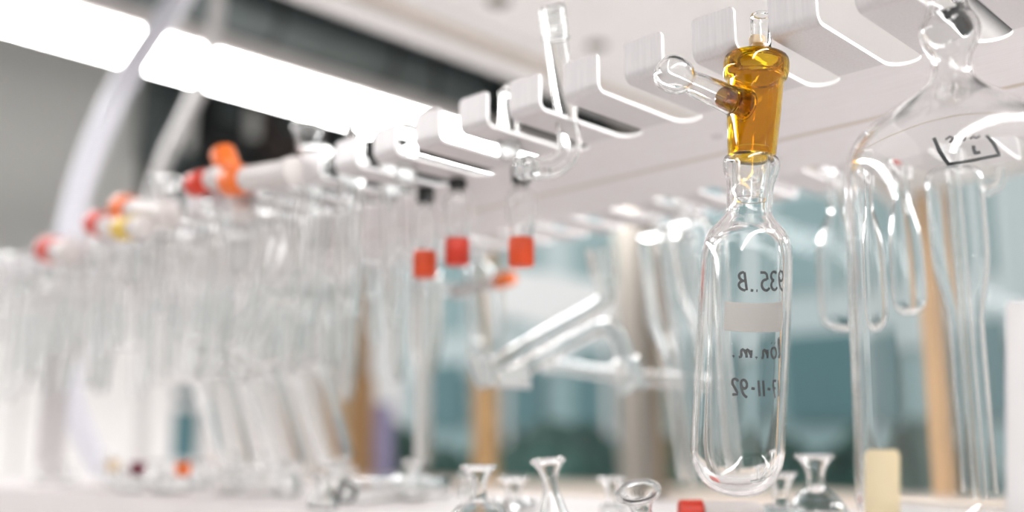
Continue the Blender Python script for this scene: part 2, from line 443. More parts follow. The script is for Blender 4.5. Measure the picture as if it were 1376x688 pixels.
def write(txt, uL, uR, z, h, wd=0.0155):
    """uL..uR: arc span seen through the glass; text reads from the far side, so it runs from uR to uL"""
    tot = sum(G[c][0] + .12 for c in txt); bm = bmesh.new(); x = 0.0
    k = (uR - uL) / tot
    for c in txt:
        wdt, strokes = G[c]
        for s in strokes:
            s2 = chaikin(s, 1) if len(s) > 2 else s
            P, Nn = [], []
            for gx, gy in s2:
                p, nrm = on_cyl(uR - (x + gx + gy * 0.12) * k, z + gy * h, RB + 0.006); P.append(p); Nn.append(nrm)
            ribbon(bm, P, Nn, wd * U)
        x += wdt + .12
    finish('handwriting', bm, M['ink'], fl)
write('935_B', -0.12, 0.57, -2.615, 0.21)
write('l' + 'on.m.', -0.15, 0.57, -3.38, 0.195)
write('17-11-92', -0.11, 0.57, -3.80, 0.175)

ad = thing('amber_adapter', 'amber glass joint adapter with clear ball-ended side arm below the prongs', 'adapter', mp0, axis=AX)
hollow('amber_body', [(0.30, -0.01), (0.345, 0.0), (0.368, -0.05), (0.368, -0.20), (0.35, -0.25), (0.32, -0.27), (0.312, -0.34), (0.298, -0.7), (0.27, -1.1), (0.262, -1.175), (0.25, -1.195)],
       0.05, M['amber'], ad, seg=48, smooth=1)
hollow('inlet_tube', [(0.12, 0.50), (0.135, 0.47), (0.125, 0.42), (0.12, 0.2), (0.125, 0.09), (0.18, 0.01), (0.24, -0.02), (0.25, -0.06)], 0.03, M['glass'], ad, seg=32, smooth=1, loc=(ad.rotation_euler.to_matrix().inverted() @ Vector((0.045, 0, 0))) * U)
solid('drip_stem', [(0.085, 0.24), (0.095, 0.22), (0.09, 0.14)], M['cork'], ad)
hollow('joint_cone', [(0.215, -1.1), (0.21, -1.24), (0.195, -1.5), (0.185, -1.66), (0.18, -1.68)], 0.03, M['glass'], ad, smooth=1)
# side arm: ball end towards the camera-left, tube into the amber wall
inv_a = ad.matrix_world
ad_m = Matrix.Translation(V(*mp0)) @ ad.rotation_euler.to_matrix().to_4x4()
def loc_in(pt): return (ad_m.inverted() @ V(*pt)) / U
pa = loc_in(at(1001, 143, d=11.30)); pb = loc_in(at(905, 100, d=10.75))
dr = (pb - pa).normalized(); q = dr.to_track_quat('Z', 'Y'); LN = (pb - pa).length
bm = bmesh.new()
outer = chaikin([(0.185, 0.0), (0.18, 0.07), (0.16, 0.25), (0.145, LN - 0.42), (0.13, LN - 0.28), (0.13, LN - 0.21), (0.185, LN - 0.13), (0.213, LN), (0.185, LN + 0.12), (0.10, LN + 0.19), (0.0, LN + 0.205)], 2)
flip = [(r, -z) for r, z in outer]
inn = shell(flip, 0.028, True)
prof = [(r, -z) for r, z in flip + inn[::-1]]
lathe(bm, prof, 32, closed=True); bmesh.ops.remove_doubles(bm, verts=bm.verts[:], dist=1e-6)
sa = finish('side_arm', bm, M['glass'], ad, pa * U); sa.rotation_euler = q.to_euler()
bm = bmesh.new(); lathe(bm, [(0.145, 0.01), (0.125, 0.36), (0.09, 0.38), (0.09, 0.01)], 20, closed=True)
sp = finish('side_plug', bm, M['brown_glass'], ad, pa * U); sp.rotation_euler = q.to_euler()

# ------------------------------------------------------------------ the big trap flask on the right
bp = Vector((1.765, 0.45, 0))
BAX = -(Vector((0, 0, -1)) - r0 * 0.03).normalized()
bf = thing('trap_flask', 'large clear cylindrical glass trap with beige tape and a pen-drawn box', 'flask', bp, axis=BAX)
BM = bf.rotation_euler.to_matrix().inverted()
BR = 1.06
bprof = [(0.17, 0.42), (0.20, 0.40), (0.19, 0.34), (0.185, 0.1), (0.20, -0.10), (0.27, -0.2), (0.30, -0.32), (0.26, -0.46), (0.20, -0.56), (0.185, -0.68), (0.20, -0.80), (0.27, -0.90),
         (0.48, -1.06), (0.75, -1.25), (0.94, -1.42), (1.03, -1.60), (BR, -1.82), (BR, -2.6), (BR, -4.8), (BR - .01, -5.0), (0.95, -5.27), (0.7, -5.40), (0.35, -5.45), (0, -5.46)]
hollow('body', bprof, 0.05, M['glass'], bf, shut=True, seg=72)
solid('cork', [(0.13, 0.34), (0.14, 0.45), (0.17, 0.62), (0.16, 0.66)], M['cork'], bf)
bm = bmesh.new(); sweep(bm, [(0.185 * cos(2 * pi * k / 24), 0.185 * sin(2 * pi * k / 24), 0.44) for k in range(25)], 0.03, 0, 8)
finish('seal_ring', bm, M['black'], bf)
bo = chaikin(bprof, 2)
def brad(z):
    for a, b in zip(bo, bo[1:]):
        if b[1] <= z <= a[1] and a[1] != b[1]: return a[0] + (b[0] - a[0]) * (z - a[1]) / (b[1] - a[1])
    return 0
def hit_flask(px, py, far=True, zmax=-0.95):
    """where a line of sight meets the flask wall, local rack units"""
    c = BM @ (Vector(CAM) - bp); r = BM @ ray(px, py); best = None; prev = None
    t = 7.5
    while t < 14:
        p = c + r * t; ins = p.z < zmax and p.xy.length < brad(p.z)
        if prev is not None and ins != prev:
            if not far: return p
            best = p
        prev = ins; t += 0.002
    return best
def strokes_on(lines, name, wd, far=True):
    bm = bmesh.new()
    for ln in lines:
        dense = []
        for a, b in zip(ln, ln[1:]):
            for k in range(6): dense.append((a[0] + (b[0] - a[0]) * k / 6, a[1] + (b[1] - a[1]) * k / 6))
        dense.append(ln[-1]); P, Nn = [], []
        for px, py in dense:
            p = hit_flask(px, py, far)
            if p is None: continue
            nr = Vector((p.x, p.y, 0)).normalized(); dz = 0.02
            sl = (brad(p.z - dz) - brad(p.z + dz)) / (2 * dz); nn = Vector((nr.x, nr.y, sl)).normalized()
            P.append((p + nn * 0.012) * U); Nn.append(nn)
        if len(P) > 1: ribbon(bm, P, Nn, wd * U)
    finish(name, bm, M['ink'], bf)
strokes_on([[(1254, 183), (1262, 203), (1274, 221), (1300, 217), (1344, 208), (1336, 192), (1326, 180)],
            [(1308, 195), (1311, 206), (1318, 204)]], 'pen_box', 0.02)
strokes_on([[(1270, 187), (1276, 181), (1281, 185), (1276, 191)], [(1286, 190), (1291, 184), (1295, 188), (1299, 183)], [(1304, 186), (1308, 182), (1312, 185), (1318, 181)]], 'pen_scribble', 0.012)
def patch(name, x0, y0, x1, y1, m, rr=6, far=False):
    """sticker with round corners following the flask wall"""
    bm = bmesh.new(); n = 12; nv = 16; G_ = []
    for i in range(n + 1):
        row = []
        for j in range(nv + 1):
            px = x0 + (x1 - x0) * i / n; py = y0 + (y1 - y0) * j / nv
            ex = min(px - x0, x1 - px)
            if ex < rr and j == 0: py = y0 + rr - sqrt(max(0, rr * rr - (rr - ex) ** 2))
            p = hit_flask(px, py, far) or hit_flask(px, min(py, 640), far)
            nr = Vector((p.x, p.y, 0)).normalized()
            row.append((bm.verts.new((p + nr * 0.006) * U), bm.verts.new((p + nr * 0.014) * U)))
        G_.append(row)
    for i in range(n):
        for j in range(nv):
            for s in (0, 1): bm.faces.new((G_[i][j][s], G_[i + 1][j][s], G_[i + 1][j + 1][s], G_[i][j + 1][s]))
    finish(name, bm, m, bf)
patch('beige_tape', 1164, 604, 1210, 700, M['tape'], 7)
patch('white_label', 1351, 405, 1400, 700, M['paper'], 6)

# ------------------------------------------------------------------ makers of glassware; local z=0 is the rack plate, body hangs below
def joint_top(rim=0.30, up=0.5, neck=0.17):
    return [(rim - 0.03, up), (rim, up - 0.03), (rim, up - 0.10), (rim - 0.05, up - 0.16), (neck + 0.06, 0.10), (neck, 0.0)]
def pear_flask(label, loc, R=0.37, L=2.5, neck=0.16, up=0.35, group=None, axis=None, seg=28, cap=None):
    t = thing('pear_flask', label, 'flask', loc, group, axis)
    hollow('body', joint_top(0.27, up, neck) + [(neck, -0.5), (neck + .02, -0.62), (R * .8, -0.95), (R, -1.3), (R, -L + R * .9), (R * .92, -L + R * .45), (R * .6, -L + R * .12), (0, -L)], 0.035, M['glass'], t, shut=True, seg=seg, smooth=2)
    solid('stopper', [(0.12, up + .22), (0.2, up + .2), (0.2, up + .08), (0.12, up + .02), (0.11, up - .25)], M[cap] if cap else M['glass'], t, seg=16)
    return t
def straight_tube(label, loc, R=0.22, L=3.0, neck=0.17, up=0.5, group=None, axis=None, seg=24, rim=0.29):
    t = thing('joint_tube', label, 'glass tube', loc, group, axis)
    hollow('body', joint_top(rim, up, neck) + [(neck, -0.3), (R, -0.5), (R, -0.9), (R, -L + .4), (R * .75, -L + .2), (R * .7, -L)], 0.03, M['glass'], t, seg=seg, smooth=1)
    hollow('joint_cone', [(neck - .045, up - .1), (neck - .05, 0), (neck - .055, -.25)], 0.025, M['frost'], t, seg=16, smooth=0)
    return t
def condenser(label, loc, R=0.45, L=5.2, up=0.4, group=None, axis=None, seg=32, Ln=None):
    t = thing('condenser', label, 'condenser', loc, group, axis); Ln = Ln or L * .5
    hollow('jacket', [(0.12, -0.18), (0.2, -0.2), (R * .85, -0.28), (R, -0.45), (R, -0.8), (R, -Ln), (R * .85, -Ln - .35), (R * .62, -Ln - .8), (R * .6, -Ln - 1.1), (R * .6, -L)], 0.04, M['glass'], t, seg=seg, smooth=2)
    hollow('inner_tube', joint_top(0.26, up, 0.15) + [(0.11, -0.15), (0.105, -0.4), (0.11, -L - .1)], 0.025, M['glass'], t, seg=20, smooth=1)
    tube('hose_nozzle', [(R - .03, 0, -0.75), (R + .22, 0, -0.72), (R + .3, 0, -0.62), (R + .32, 0, -0.4)], 0.085, M['glass'], t, wall=0.02, seg=14)
    return t
def red_vial(label, loc, capm='red', L=1.5, R=0.21, axis=None, group=None, flip=False, liquid=None):
    t = thing('capped_vial', label, 'vial', loc, group, axis)
    solid('stopper', [(0.10, 0.02), (0.155, 0.0), (0.155, -0.10), (0.125, -0.12), (0.155, -0.14), (0.155, -0.25), (0.08, -0.27)], M['black'], t, seg=20)
    hollow('body', [(0.07, -0.28), (0.085, -0.30), (0.16, -0.36), (R + .01, -0.44), (R + .02, -0.55), (R + .02, -L + .66), (R - .03, -L + .58), (R - .04, -L + .1)], 0.03, M['glass'], t, seg=24, smooth=1)
    c = [(0.0, -L), (R - .03, -L), (R, -L + .03)]
    bm = bmesh.new(); seg = 40
    prof = [(R - .03, -L), (R, -L + .03), (R, -L + .42), (R - .02, -L + .46), (R - .035, -L + .46)]
    rings = []
    for i, (r, z) in enumerate(prof):
        rings.append([bm.verts.new(((r - (0.012 if k % 2 and 0 < i < 4 else 0)) * cos(2 * pi * k / seg) * U, (r - (0.012 if k % 2 and 0 < i < 4 else 0)) * sin(2 * pi * k / seg) * U, z * U)) for k in range(seg)])
    for A, B in zip(rings, rings[1:]):
        for k in range(seg): bm.faces.new((A[k], A[(k + 1) % seg], B[(k + 1) % seg], B[k]))
    bm.faces.new(rings[0]); bm.faces.new(rings[-1])
    finish('screw_cap', bm, M[capm], t)
    return t
def hollow_stopper(label, loc, R=0.28, up=0.6, group=None, axis=None, cone=1.0):
    t = thing('glass_stopper', label, 'stopper', loc, group, axis)
    bm = bmesh.new(); o = chaikin([(0.10, -0.9 * cone), (0.13, -0.86 * cone), (0.17, 0.0), (0.16, 0.1), (R * .85, up - R * 1.3), (R, up - R * .7), (R * .8, up - .1), (R * .4, up), (0, up + .01)], 2)
    fp = [(r, -z) for r, z in o]; inn = shell(fp, 0.03, True); lathe(bm, [(r, -z) for r, z in fp + inn[::-1]], 24, closed=True)
    bmesh.ops.remove_doubles(bm, verts=bm.verts[:], dist=1e-6); finish('bulb', bm, M['glass'], t)
    hollow('ground_cone', [(0.185, -0.05), (0.183, -.1 * cone), (0.15, -0.8 * cone), (0.145, -0.82 * cone)], 0.012, M['frost'], t, seg=20, smooth=0)
    return t
def funnel_joint(label, loc, R=0.32, up=1.1, L=1.6, group=None, axis=None, cat='adapter'):
    t = thing('funnel_adapter', label, cat, loc, group, axis)
    hollow('cup', [(R - .02, up), (R, up - .02), (R * .92, up - .12), (0.18, up - .42), (0.13, up - .55), (0.125, up - .8), (0.14, 0.0), (0.17, -0.1), (0.17, -L * .5), (0.11, -L * .7), (0.1, -L)], 0.03, M['glass'], t, seg=28, smooth=1)
    hollow('rim', [(R + .005, up - .0), (R + .03, up - .015), (R + .03, up - .05), (R + .005, up - .065)], 0.02, M['glass'], t, seg=28, smooth=0)
    return t
def bent_tube(label, loc, path, R=0.14, group=None, tip=True):
    t = thing('bent_tube', label, 'glass tube', loc, group)
    tube('tube', path, R, M['glass'], t, wall=0.03, seg=20)
    a = Vector(path[0]); b = (Vector(path[1]) - a).normalized()
    tube('joint_socket', [a - b * .05, a + b * .55], [R + .11, R + .06], M['glass'], t, wall=0.03, seg=20, smooth=0)
    a = Vector(path[-1]); b = (Vector(path[-2]) - a).normalized()
    tube('ground_cone', [a + b * .05, a + b * .7], [R + .015, R + .05], M['frost'], t, wall=0.025, seg=20, smooth=0)
    return t
def cap_adapter(label, loc, capm, axis, L=1.3, R=0.26, group=None):
    t = thing('capped_adapter', label, 'adapter', loc, group, axis)
    solid('screw_cap', [(R * .55, 0.5), (R * .9, 0.5), (R, 0.46), (R, 0.05), (R * .9, 0.0)], M[capm], t, seg=28)
    solid('sleeve', [(R * .8, -0.01), (R * .85, -.05), (R * .82, -L), (R * .95, -L - .1), (R * .95, -L - .25), (R * .6, -L - .3)], M['ptfe'], t, seg=24)
    return t

def slot(n): return -n + FW + SR     # middle of the slot right of prong n

# --- named pieces, front row
for px, py, n, ctop, lab in ((700, 232, 6, 'red', 'clear vial with black stopper and red cap, hanging beside the angled glass adapter'),
                             (615, 240, 7, 'red', 'clear vial with black stopper and dark red cap, middle of the three red-capped vials'),
                             (572, 258, 8, 'orange', 'clear vial with black stopper and orange-red cap, farthest from the angled glass adapter')):
    p = at(px, py, y=1.72); L = {6: 1.60, 7: 1.58, 8: 1.60}[n]
    red_vial(lab, (p.x, p.y, p.z + 0.08), 'redor' if n != 7 else 'red', L=L, R=0.205)

# angled adapter in the slot between two prongs: threaded upright, elbow, round-ended arm
pt = [at(742, 12, d=13.6), at(752, 90, d=13.75), at(762, 165, d=13.9), at(768, 205, d=13.9), at(745, 226, d=13.75), at(708, 226, d=13.4)]
aa = thing('angled_adapter', 'clear glass elbow adapter with threaded top resting between two prongs', 'adapter', pt[2])
rel = [tuple(Vector(p) - Vector(pt[2])) for p in pt]
pp = chaikin(rel, 3)
tube('elbow_tube', rel, 0.155, M['glass'], aa, wall=0.03, seg=24)
v = Vector(rel[1]) - Vector(rel[0]); vq = (-v).to_track_quat('Z', 'Y')
bm = bmesh.new()
thp = [(0.145, -0.45), (0.17, -0.44)]
for k in range(5): thp += [(0.195, -0.40 + k * .09), (0.195, -0.37 + k * .09), (0.172, -0.35 + k * .09), (0.172, -0.32 + k * .09)]
thp += [(0.18, 0.05), (0.15, 0.06)]
lathe(bm, thp + [(0.13, 0.05), (0.13, -0.44)], 24, closed=True)
o = finish('thread', bm, M['glass'], aa, Vector(rel[0]) * U); o.rotation_euler = vq.to_euler()
e = Vector(rel[-1]); ev = (Vector(rel[-1]) - Vector(rel[-2])).normalized()
o = solid('arm_end', [(0.0, 0.2), (0.08, 0.19), (0.16, 0.12), (0.18, 0.0), (0.16, -0.08)], M['glass'], aa, smooth=1, loc=e * U); o.rotation_euler = ev.to_track_quat('Z', 'Y').to_euler()
strk = bmesh.new()
for k in range(7):
    f_ = k / 6; a0 = Vector(pp[-2]).lerp(Vector(pp[int(len(pp) * .72)]), f_); nn = Vector((-.35, -.75, -.55)).normalized()
    c0 = a0 + nn * 0.163
    ribbon(strk, [(c0 + Vector((0, 0, -.035 + .02 * (k % 3)))) * U, (c0 + Vector((.02, 0, .03))) * U], [nn, nn], 0.012 * U)
finish('handwriting', strk, M['ink'], aa)

# --- named pieces, back row
BY = 6.1
def back(px, py, y=BY):
    p = at(px, py, y=y); k = round(p.x - FW - SR); p.x = k + FW + SR; return p
p = back(1105, 232); pear_flask('small clear pear flask hanging on the far prongs beside the sample flask', (p.x, p.y, 0), R=0.42, L=2.62)
p = back(1206, 215, 5.9); pear_flask('slender clear pear flask seen through the large trap', (p.x, p.y, 0), R=0.33, L=2.45, neck=0.14, cap='red')
p = back(1302, 215, 5.8); condenser('clear jacketed condenser with wide top seen through the large trap', (p.x, p.y, 0), R=0.46, L=5.1, Ln=1.7)
lean = Vector((-0.09, -0.05, 1)); lean2 = Vector((-0.13, -.05, 1))
p = back(885, 300, 6.6); condenser('tall clear jacketed condenser hanging beside the dark window column', (p.x, p.y, 0), R=0.52, L=5.1, Ln=2.0, axis=lean)
p = back(940, 300, 6.0); condenser('tall clear condenser with narrow stem, behind the sample flask', (p.x, p.y, 0), R=0.42, L=5.1, Ln=1.6, axis=lean2)
p = back(560, 375, 6.6); condenser('long clear condenser below the orange-red capped vial', (p.x, p.y, 0), R=0.40, L=4.9, Ln=1.9, axis=Vector((0.01, 0, 1)))
p = back(632, 350, 6.4); straight_tube('clear glass tube leaning below the dark red capped vial', (p.x, p.y, .02), R=0.36, L=2.6, axis=Vector((-.12, 0, 1)), neck=.16, up=.3)
# distillation bridges: bent tubes that cross the window
def pxpath(pts, d): return [at(x, y, d=d + k) for x, y, k in pts]
def bridge(label, pts, d, R):
    P = pxpath(pts, d); c = P[0]; return bent_tube(label, c, [tuple(q - c) for q in P], R)
bridge('clear bent distillation tube, the upper of two crossing the window', [(805, 335, 0), (812, 390, 0), (815, 405, 0), (740, 445, .3), (662, 492, .6), (650, 505, .6), (655, 520, .6)], 19.5, 0.17)
bridge('clear bent distillation tube, the lower of two crossing the window', [(850, 520, 0), (838, 470, 0), (822, 436, 0), (800, 440, .1), (730, 480, .3), (680, 508, .5), (665, 508, .5)], 19.0, 0.17)
b_ = thing('glass_rod_bar', 'pale horizontal glass tube lying across the condensers', 'glass tube', back(700, 500, 7.4))
c = back(700, 500, 7.4)
tube('tube', [tuple(at(x, y, y=7.4) - c) for x, y in ((735, 488), (800, 500), (870, 508), (925, 512))], 0.16, M['glass'], b_, wall=0.03)
tube('end_bead', [tuple(at(x, y, y=7.4) - c) for x, y in ((733, 488), (742, 489))], 0.2, M['glass'], b_, wall=0.05, smooth=0)

# --- the crowded far stretch of the rack
rnd = random.Random(7)
WORDS = 'zero one two three four five six seven eight nine ten eleven twelve thirteen fourteen fifteen sixteen seventeen eighteen nineteen twenty'.split()
def num(k): return WORDS[k] if k <= 20 else 'twenty-' + WORDS[k - 20]
def far_piece(n, y, row, inner):
    x = slot(n); k = rnd.random(); ax = Vector((rnd.uniform(-.07, .07), rnd.uniform(-.04, .04), 1))
    where = ('near' if row == 0 else 'back') + '-row slot, ' + num(n - 1) + ' beyond the amber adapter'
    pos = ' deep in ' if inner else ' at the mouth of '
    g = 'near row of prongs' if row == 0 else 'back row of prongs'
    if k < 0.36: straight_tube('straight glass tube' + pos + where, (x, y, 0), R=rnd.uniform(.17, .26), L=rnd.uniform(1.8, 3.3), up=rnd.uniform(.36, .8), group='straight joint tubes, ' + g, axis=ax, seg=18)
    elif k < 0.60: pear_flask('stoppered glass flask' + pos + where, (x, y, 0), R=rnd.uniform(.26, .36), L=rnd.uniform(1.9, 3.0), up=rnd.uniform(.34, .55), group='small stoppered flasks, ' + g, axis=ax, seg=20)
    elif k < 0.76: hollow_stopper('hollow glass stopper' + pos + where, (x, y, 0), R=rnd.uniform(.22, .32), up=rnd.uniform(.5, .8), group='hollow stoppers, ' + g, axis=ax)
    elif k < 0.90: funnel_joint('flared glass adapter' + pos + where, (x, y, 0), R=rnd.uniform(.26, .36), up=rnd.uniform(.5, 1.0), L=rnd.uniform(1.2, 2.4), group='flared adapters, ' + g, axis=ax)
    else: condenser('jacketed condenser' + pos + where, (x, y, 0), R=rnd.uniform(.28, .36), L=rnd.uniform(2.8, 3.6), group='jacketed condensers, ' + g, axis=ax, seg=22)
for n in range(9, 28):
    far_piece(n, rnd.uniform(.42, .55), 0, False)
    far_piece(n, rnd.uniform(1.28, 1.45), 0, True)
for n in range(13, 28):
    far_piece(n, rnd.uniform(5.5, 5.7), 1, True)
    if n > 14: far_piece(n, rnd.uniform(6.4, 6.6), 1, False)
# upright funnels above the near prongs
p = at(414, 168, y=0.6); funnel_joint('flared glass adapter standing tall above the prongs beside the lamp', (p.x, p.y, 0), R=0.27, up=p.z, L=1.4)
p = at(481, 146, y=0.7); funnel_joint('flared glass adapter whose rim overlaps the bright lamp', (p.x, p.y, 0), R=0.22, up=p.z, L=1.4)
p = at(546, 182, y=0.55); hollow_stopper('round hollow glass stopper between two prongs near the lamp end', (p.x, p.y, 0), R=0.27, up=p.z + .22, cone=.4)
p = at(684, 140, y=0.75); hollow_stopper('narrow hollow glass stopper standing beside the angled adapter', (p.x, p.y, 0), R=0.16, up=p.z + .3, cone=.3)
p = at(222, 240, y=0.5); funnel_joint('wide flared glass adapter beside the red cap', (p.x, p.y, 0), R=0.32, up=p.z, L=1.6)
# coloured screw caps on pale sleeves above the prongs
def cap_at(px, py, y, capm, dirpx, label, R=0.26, L=1.3):
    p = at(px, py, y=y); q2 = at(px + dirpx[0], py + dirpx[1], y=y + dirpx[2]); ax = (Vector(p) - Vector(q2)).normalized()
    cap_adapter(label, Vector(p) - ax * .25, capm, ax, L, R)
cap_at(318, 243, -0.32, 'orange', (60, -10, .15), 'pale adapter with bright orange screw cap facing outward', 0.27, 1.1)
cap_at(303, 217, -0.1, 'orange', (20, 60, .1), 'pale adapter with orange screw cap pointing up behind the other orange cap', 0.24, .8)
cap_at(270, 246, -0.3, 'red', (40, -12, .15), 'pale adapter with red screw cap beside the orange caps', 0.24, .15)
cap_at(170, 281, -0.35, 'orange', (60, 10, .15), 'pale adapter with orange-red cap above a yellow clip', 0.30, 1.2)
cap_at(134, 301, -0.35, 'red', (40, 15, 0.1), 'pale adapter with dark red cap beside the yellow clip', 0.28, .3)
cap_at(70, 336, -0.4, 'red', (50, 12, .15), 'pale adapter with red cap at the far end of the prongs', 0.32, .4)
cap_at(170, 307, -0.75, 'yellow', (40, -2, .1), 'small yellow joint clip under the orange-red cap', 0.24, .2)
cap_at(678, 376, 6.6, 'orange', (-40, 10, 0), 'pale horizontal adapter with small orange cap below the red-capped vials', 0.17, 1.2)

# leaning glass cylinders below the far stretch
for i, (a, b, R_, lab) in enumerate((((345, 385), (300, 470), .2, 'clear glass rod tube leaning steeply under the far prongs'),
                                    ((372, 385), (325, 480), .2, 'second clear glass rod tube leaning beside the first under the far prongs'),
                                    ((285, 500), (318, 640), .42, 'wide clear cylinder leaning above the lower shelf by the small window'),
                                    ((350, 500), (390, 640), .42, 'wide clear cylinder leaning above the lower shelf beside its twin'),
                                    ((412, 490), (455, 630), .40, 'wide clear cylinder leaning nearest the brown mullion'))):
    dd = 19.5 if i < 2 else 21.5
    A, B = at(*a, d=dd), at(*b, d=dd + (0 if i < 2 else .3)); t = thing('leaning_cylinder', lab, 'glass cylinder', B, axis=(A - B))
    L_ = (A - B).length
    hollow('body', [(R_ * .9, L_), (R_, L_ - .03), (R_, L_ * .5), (R_, .3), (R_ * .8, .08), (0, 0)], 0.035, M['glass'], t, shut=True, seg=24, smooth=1)
    hollow('rim', [(R_ + .005, L_), (R_ + .04, L_ - .02), (R_ + .04, L_ - .07), (R_ + .005, L_ - .09)], .02, M['glass'], t, seg=24, smooth=0)

# ------------------------------------------------------------------ glassware on the lower shelf
def stand_joint(label, px, py, y, R=0.25, foot=0.42, axis=None, H=None, cap=None):
    """small joint flask standing on the shelf: rim centre at pixel px, py on the plane y"""
    p = at(px, py, y=y); h = H or (p.z - LZ)
    t = thing('joint_flask', label, 'flask', (p.x, p.y, p.z - h) if axis is None else Vector(p) - Vector(axis).normalized() * h, axis=axis)
    hollow('body', [(R - .02, h), (R, h - .02), (R * .95, h - .07), (R * .52, h - .22), (R * .48, h - .42), (R * .55, h - .5), (foot * .75, h * .32), (foot, 0.12), (foot * .96, 0.03), (foot * .8, 0.005), (0, 0.0)], 0.03, M['glass'], t, shut=True, seg=32, smooth=1)
    hollow('rim', [(R + .004, h), (R + .03, h - .015), (R + .03, h - .05), (R + .004, h - .065)], 0.02, M['glass'], t, seg=32, smooth=0)
    return t
stand_joint('small clear conical flask with flat flared rim standing on the lower shelf', 643, 624, 0.6, 0.23, 0.40)
stand_joint('clear flared joint with slim neck leaning slightly on the lower shelf', 736, 616, 1.0, 0.22, 0.26, axis=Vector((-.12, 0, 1)), H=1.05)
stand_joint('clear cup-shaped joint tilted towards the open side of the lower shelf', 857, 658, 0.9, 0.26, 0.2, axis=Vector((.18, -.5, 1)), H=.75)
stand_joint('blurred clear flared flask on the lower shelf behind the sample flask', 1094, 610, 4.6, 0.26, 0.45)
stand_joint('blurred short clear flared flask beside the taller one behind the sample flask', 1048, 634, 4.2, 0.22, 0.36)
stand_joint('small clear cup joint standing on the lower shelf between condenser stems', 822, 640, 3.2, 0.2, 0.2)
stand_joint('clear conical flask at the back of the lower shelf beside the wooden mullion', 690, 640, 3.0, 0.22, 0.4)
stand_joint('small clear conical flask on the lower shelf far along towards the small window', 560, 650, 5.0, 0.22, 0.4)
# tubes lying on the shelf
def lying(label, a, b, y, R, capm=None, ring=None, body='glass', dy=0):
    A = at(*a, y=y); A.z = LZ + R + .02; B = at(*b, y=y + dy); B.z = A.z
    t = thing('lying_tube', label, 'glass tube', A, axis=B - A); L = (B - A).length
    if body == 'glass': hollow('body', [(R * .8, 0), (R * .8, .1), (R * .8, .2), (R, .45), (R, L * .6), (R * .75, L * .75), (R * .75, L)][::-1], 0.035, M['glass'], t, seg=24, smooth=1)
    else: solid('body', [(R * .85, 0.0), (R * .9, .05), (R * .85, L), (R * .5, L + .1)], M[body], t)
    if capm: solid('screw_cap', [(R * .7, -.35), (R, -.32), (R, -0.02), (R * .8, -.01)], M[capm], t)
    if ring:
        bm = bmesh.new(); lathe(bm, [(R * .58, -.03), (R * .82, -.05), (R * .86, 0), (R * .8, .02), (R * .58, .02)], 24, closed=True); finish('seal_ring', bm, M[ring], t)
    return t
lying('clear glass tube with black sealing ring lying on the lower shelf', (466, 665), (570, 655), at(466, 665, d=17.6).y, 0.24, ring='black', dy=3.0)
lying('clear glass tube lying across behind the ringed tube on the lower shelf', (500, 645), (600, 640), 3.2, 0.24, dy=.6)
lying('pale plastic tube with red cap lying under the sample flask', (945, 672), (1015, 672), 2.6, 0.16, capm='red', body='ptfe', dy=.5)
lying('clear glass tube lying on the lower shelf towards the white cabinet', (300, 660), (400, 655), 2.0, 0.26, dy=1.0)
spots = sorted((-9.5 - .78 * i + rnd.uniform(-.1, .1), 1.2 + (i * 2.3) % 5 + rnd.uniform(-.2, .2)) for i in range(22))[::-1]
for i, (x, y) in enumerate(spots):
    h = rnd.uniform(.4, .9)
    t = thing('joint_flask', 'small glass joint flask, number ' + num(i + 1) + ' along the lower shelf from the black-ringed tube', 'flask', (x, y, LZ), 'small joint flasks, far stretch of lower shelf')
    R = rnd.uniform(.16, .24); foot = rnd.uniform(.22, .32)
    hollow('body', [(R - .02, h), (R, h - .02), (R * .95, h - .07), (R * .52, h - .2), (foot, 0.1), (foot * .9, 0.01), (0, 0.0)], 0.03, M['glass'], t, shut=True, seg=20, smooth=1)
    hollow('rim', [(R + .004, h), (R + .025, h - .012), (R + .025, h - .045), (R + .004, h - .057)], 0.02, M['glass'], t, seg=20, smooth=0)
for px, py, y, mm, lab in ((183, 662, 1.5, 'maroon', 'small vial with maroon stopper on the lower shelf by the white cabinet'), (243, 682, 2.0, 'orange', 'small vial with orange stopper on the far lower shelf'), (148, 680, 2.4, 'cork', 'small vial with cork stopper on the far lower shelf')):
    p = at(px, py, y=y); t = thing('stoppered_vial', lab, 'vial', (p.x, p.y, LZ)); h = max(.4, p.z - LZ - .15)
    hollow('body', [(0.12, h), (0.13, h - .05), (0.16, h - .15), (0.16, .05), (0.14, 0.01), (0, 0)], .025, M['glass'], t, shut=True, seg=20, smooth=1)
    solid('stopper', [(0.16, h + .3), (0.18, h + .28), (0.17, h + .04), (0.11, h - .02)], M[mm], t)

# ------------------------------------------------------------------ hoses, cabinet, column
def hose(label, pts, R, m, d):
    P = [at(x, y, d=d + k) for x, y, k in pts]; c = P[-1]
    t = thing('hanging_hose', label, 'hose', c)
    tube('hose_tube', [tuple(q - c) for q in P], R, M[m], t, seg=18)
    tube('hose_collar', [tuple(P[-1] - c), tuple((P[-1] - c) + (P[-2] - P[-1]).normalized() * 1.2)], R * 1.25, M[m], t, smooth=0)
hose('thick white flexible hose curving down from the ceiling', [(305, -120, 3), (260, -30, 2), (212, 40, 1), (165, 110, 0), (130, 185, 0), (102, 265, 0), (82, 360, 0), (82, 460, 1), (100, 560, 2), (150, 660, 3), (230, 790, 4)], 0.46, 'hose', 37)
hose('thin grey hose hanging behind the thick white hose', [(300, -120, 0), (296, -20, 0), (288, 50, 0), (268, 120, 0), (240, 175, 0), (214, 228, 0), (196, 300, 0), (190, 420, 0), (190, 800, 0)], 0.34, 'hoseg', 50)
cb = thing('white_cabinet', 'tall plain white cabinet standing against the grey wall', 'cabinet', (-88.5, 20, FZ))
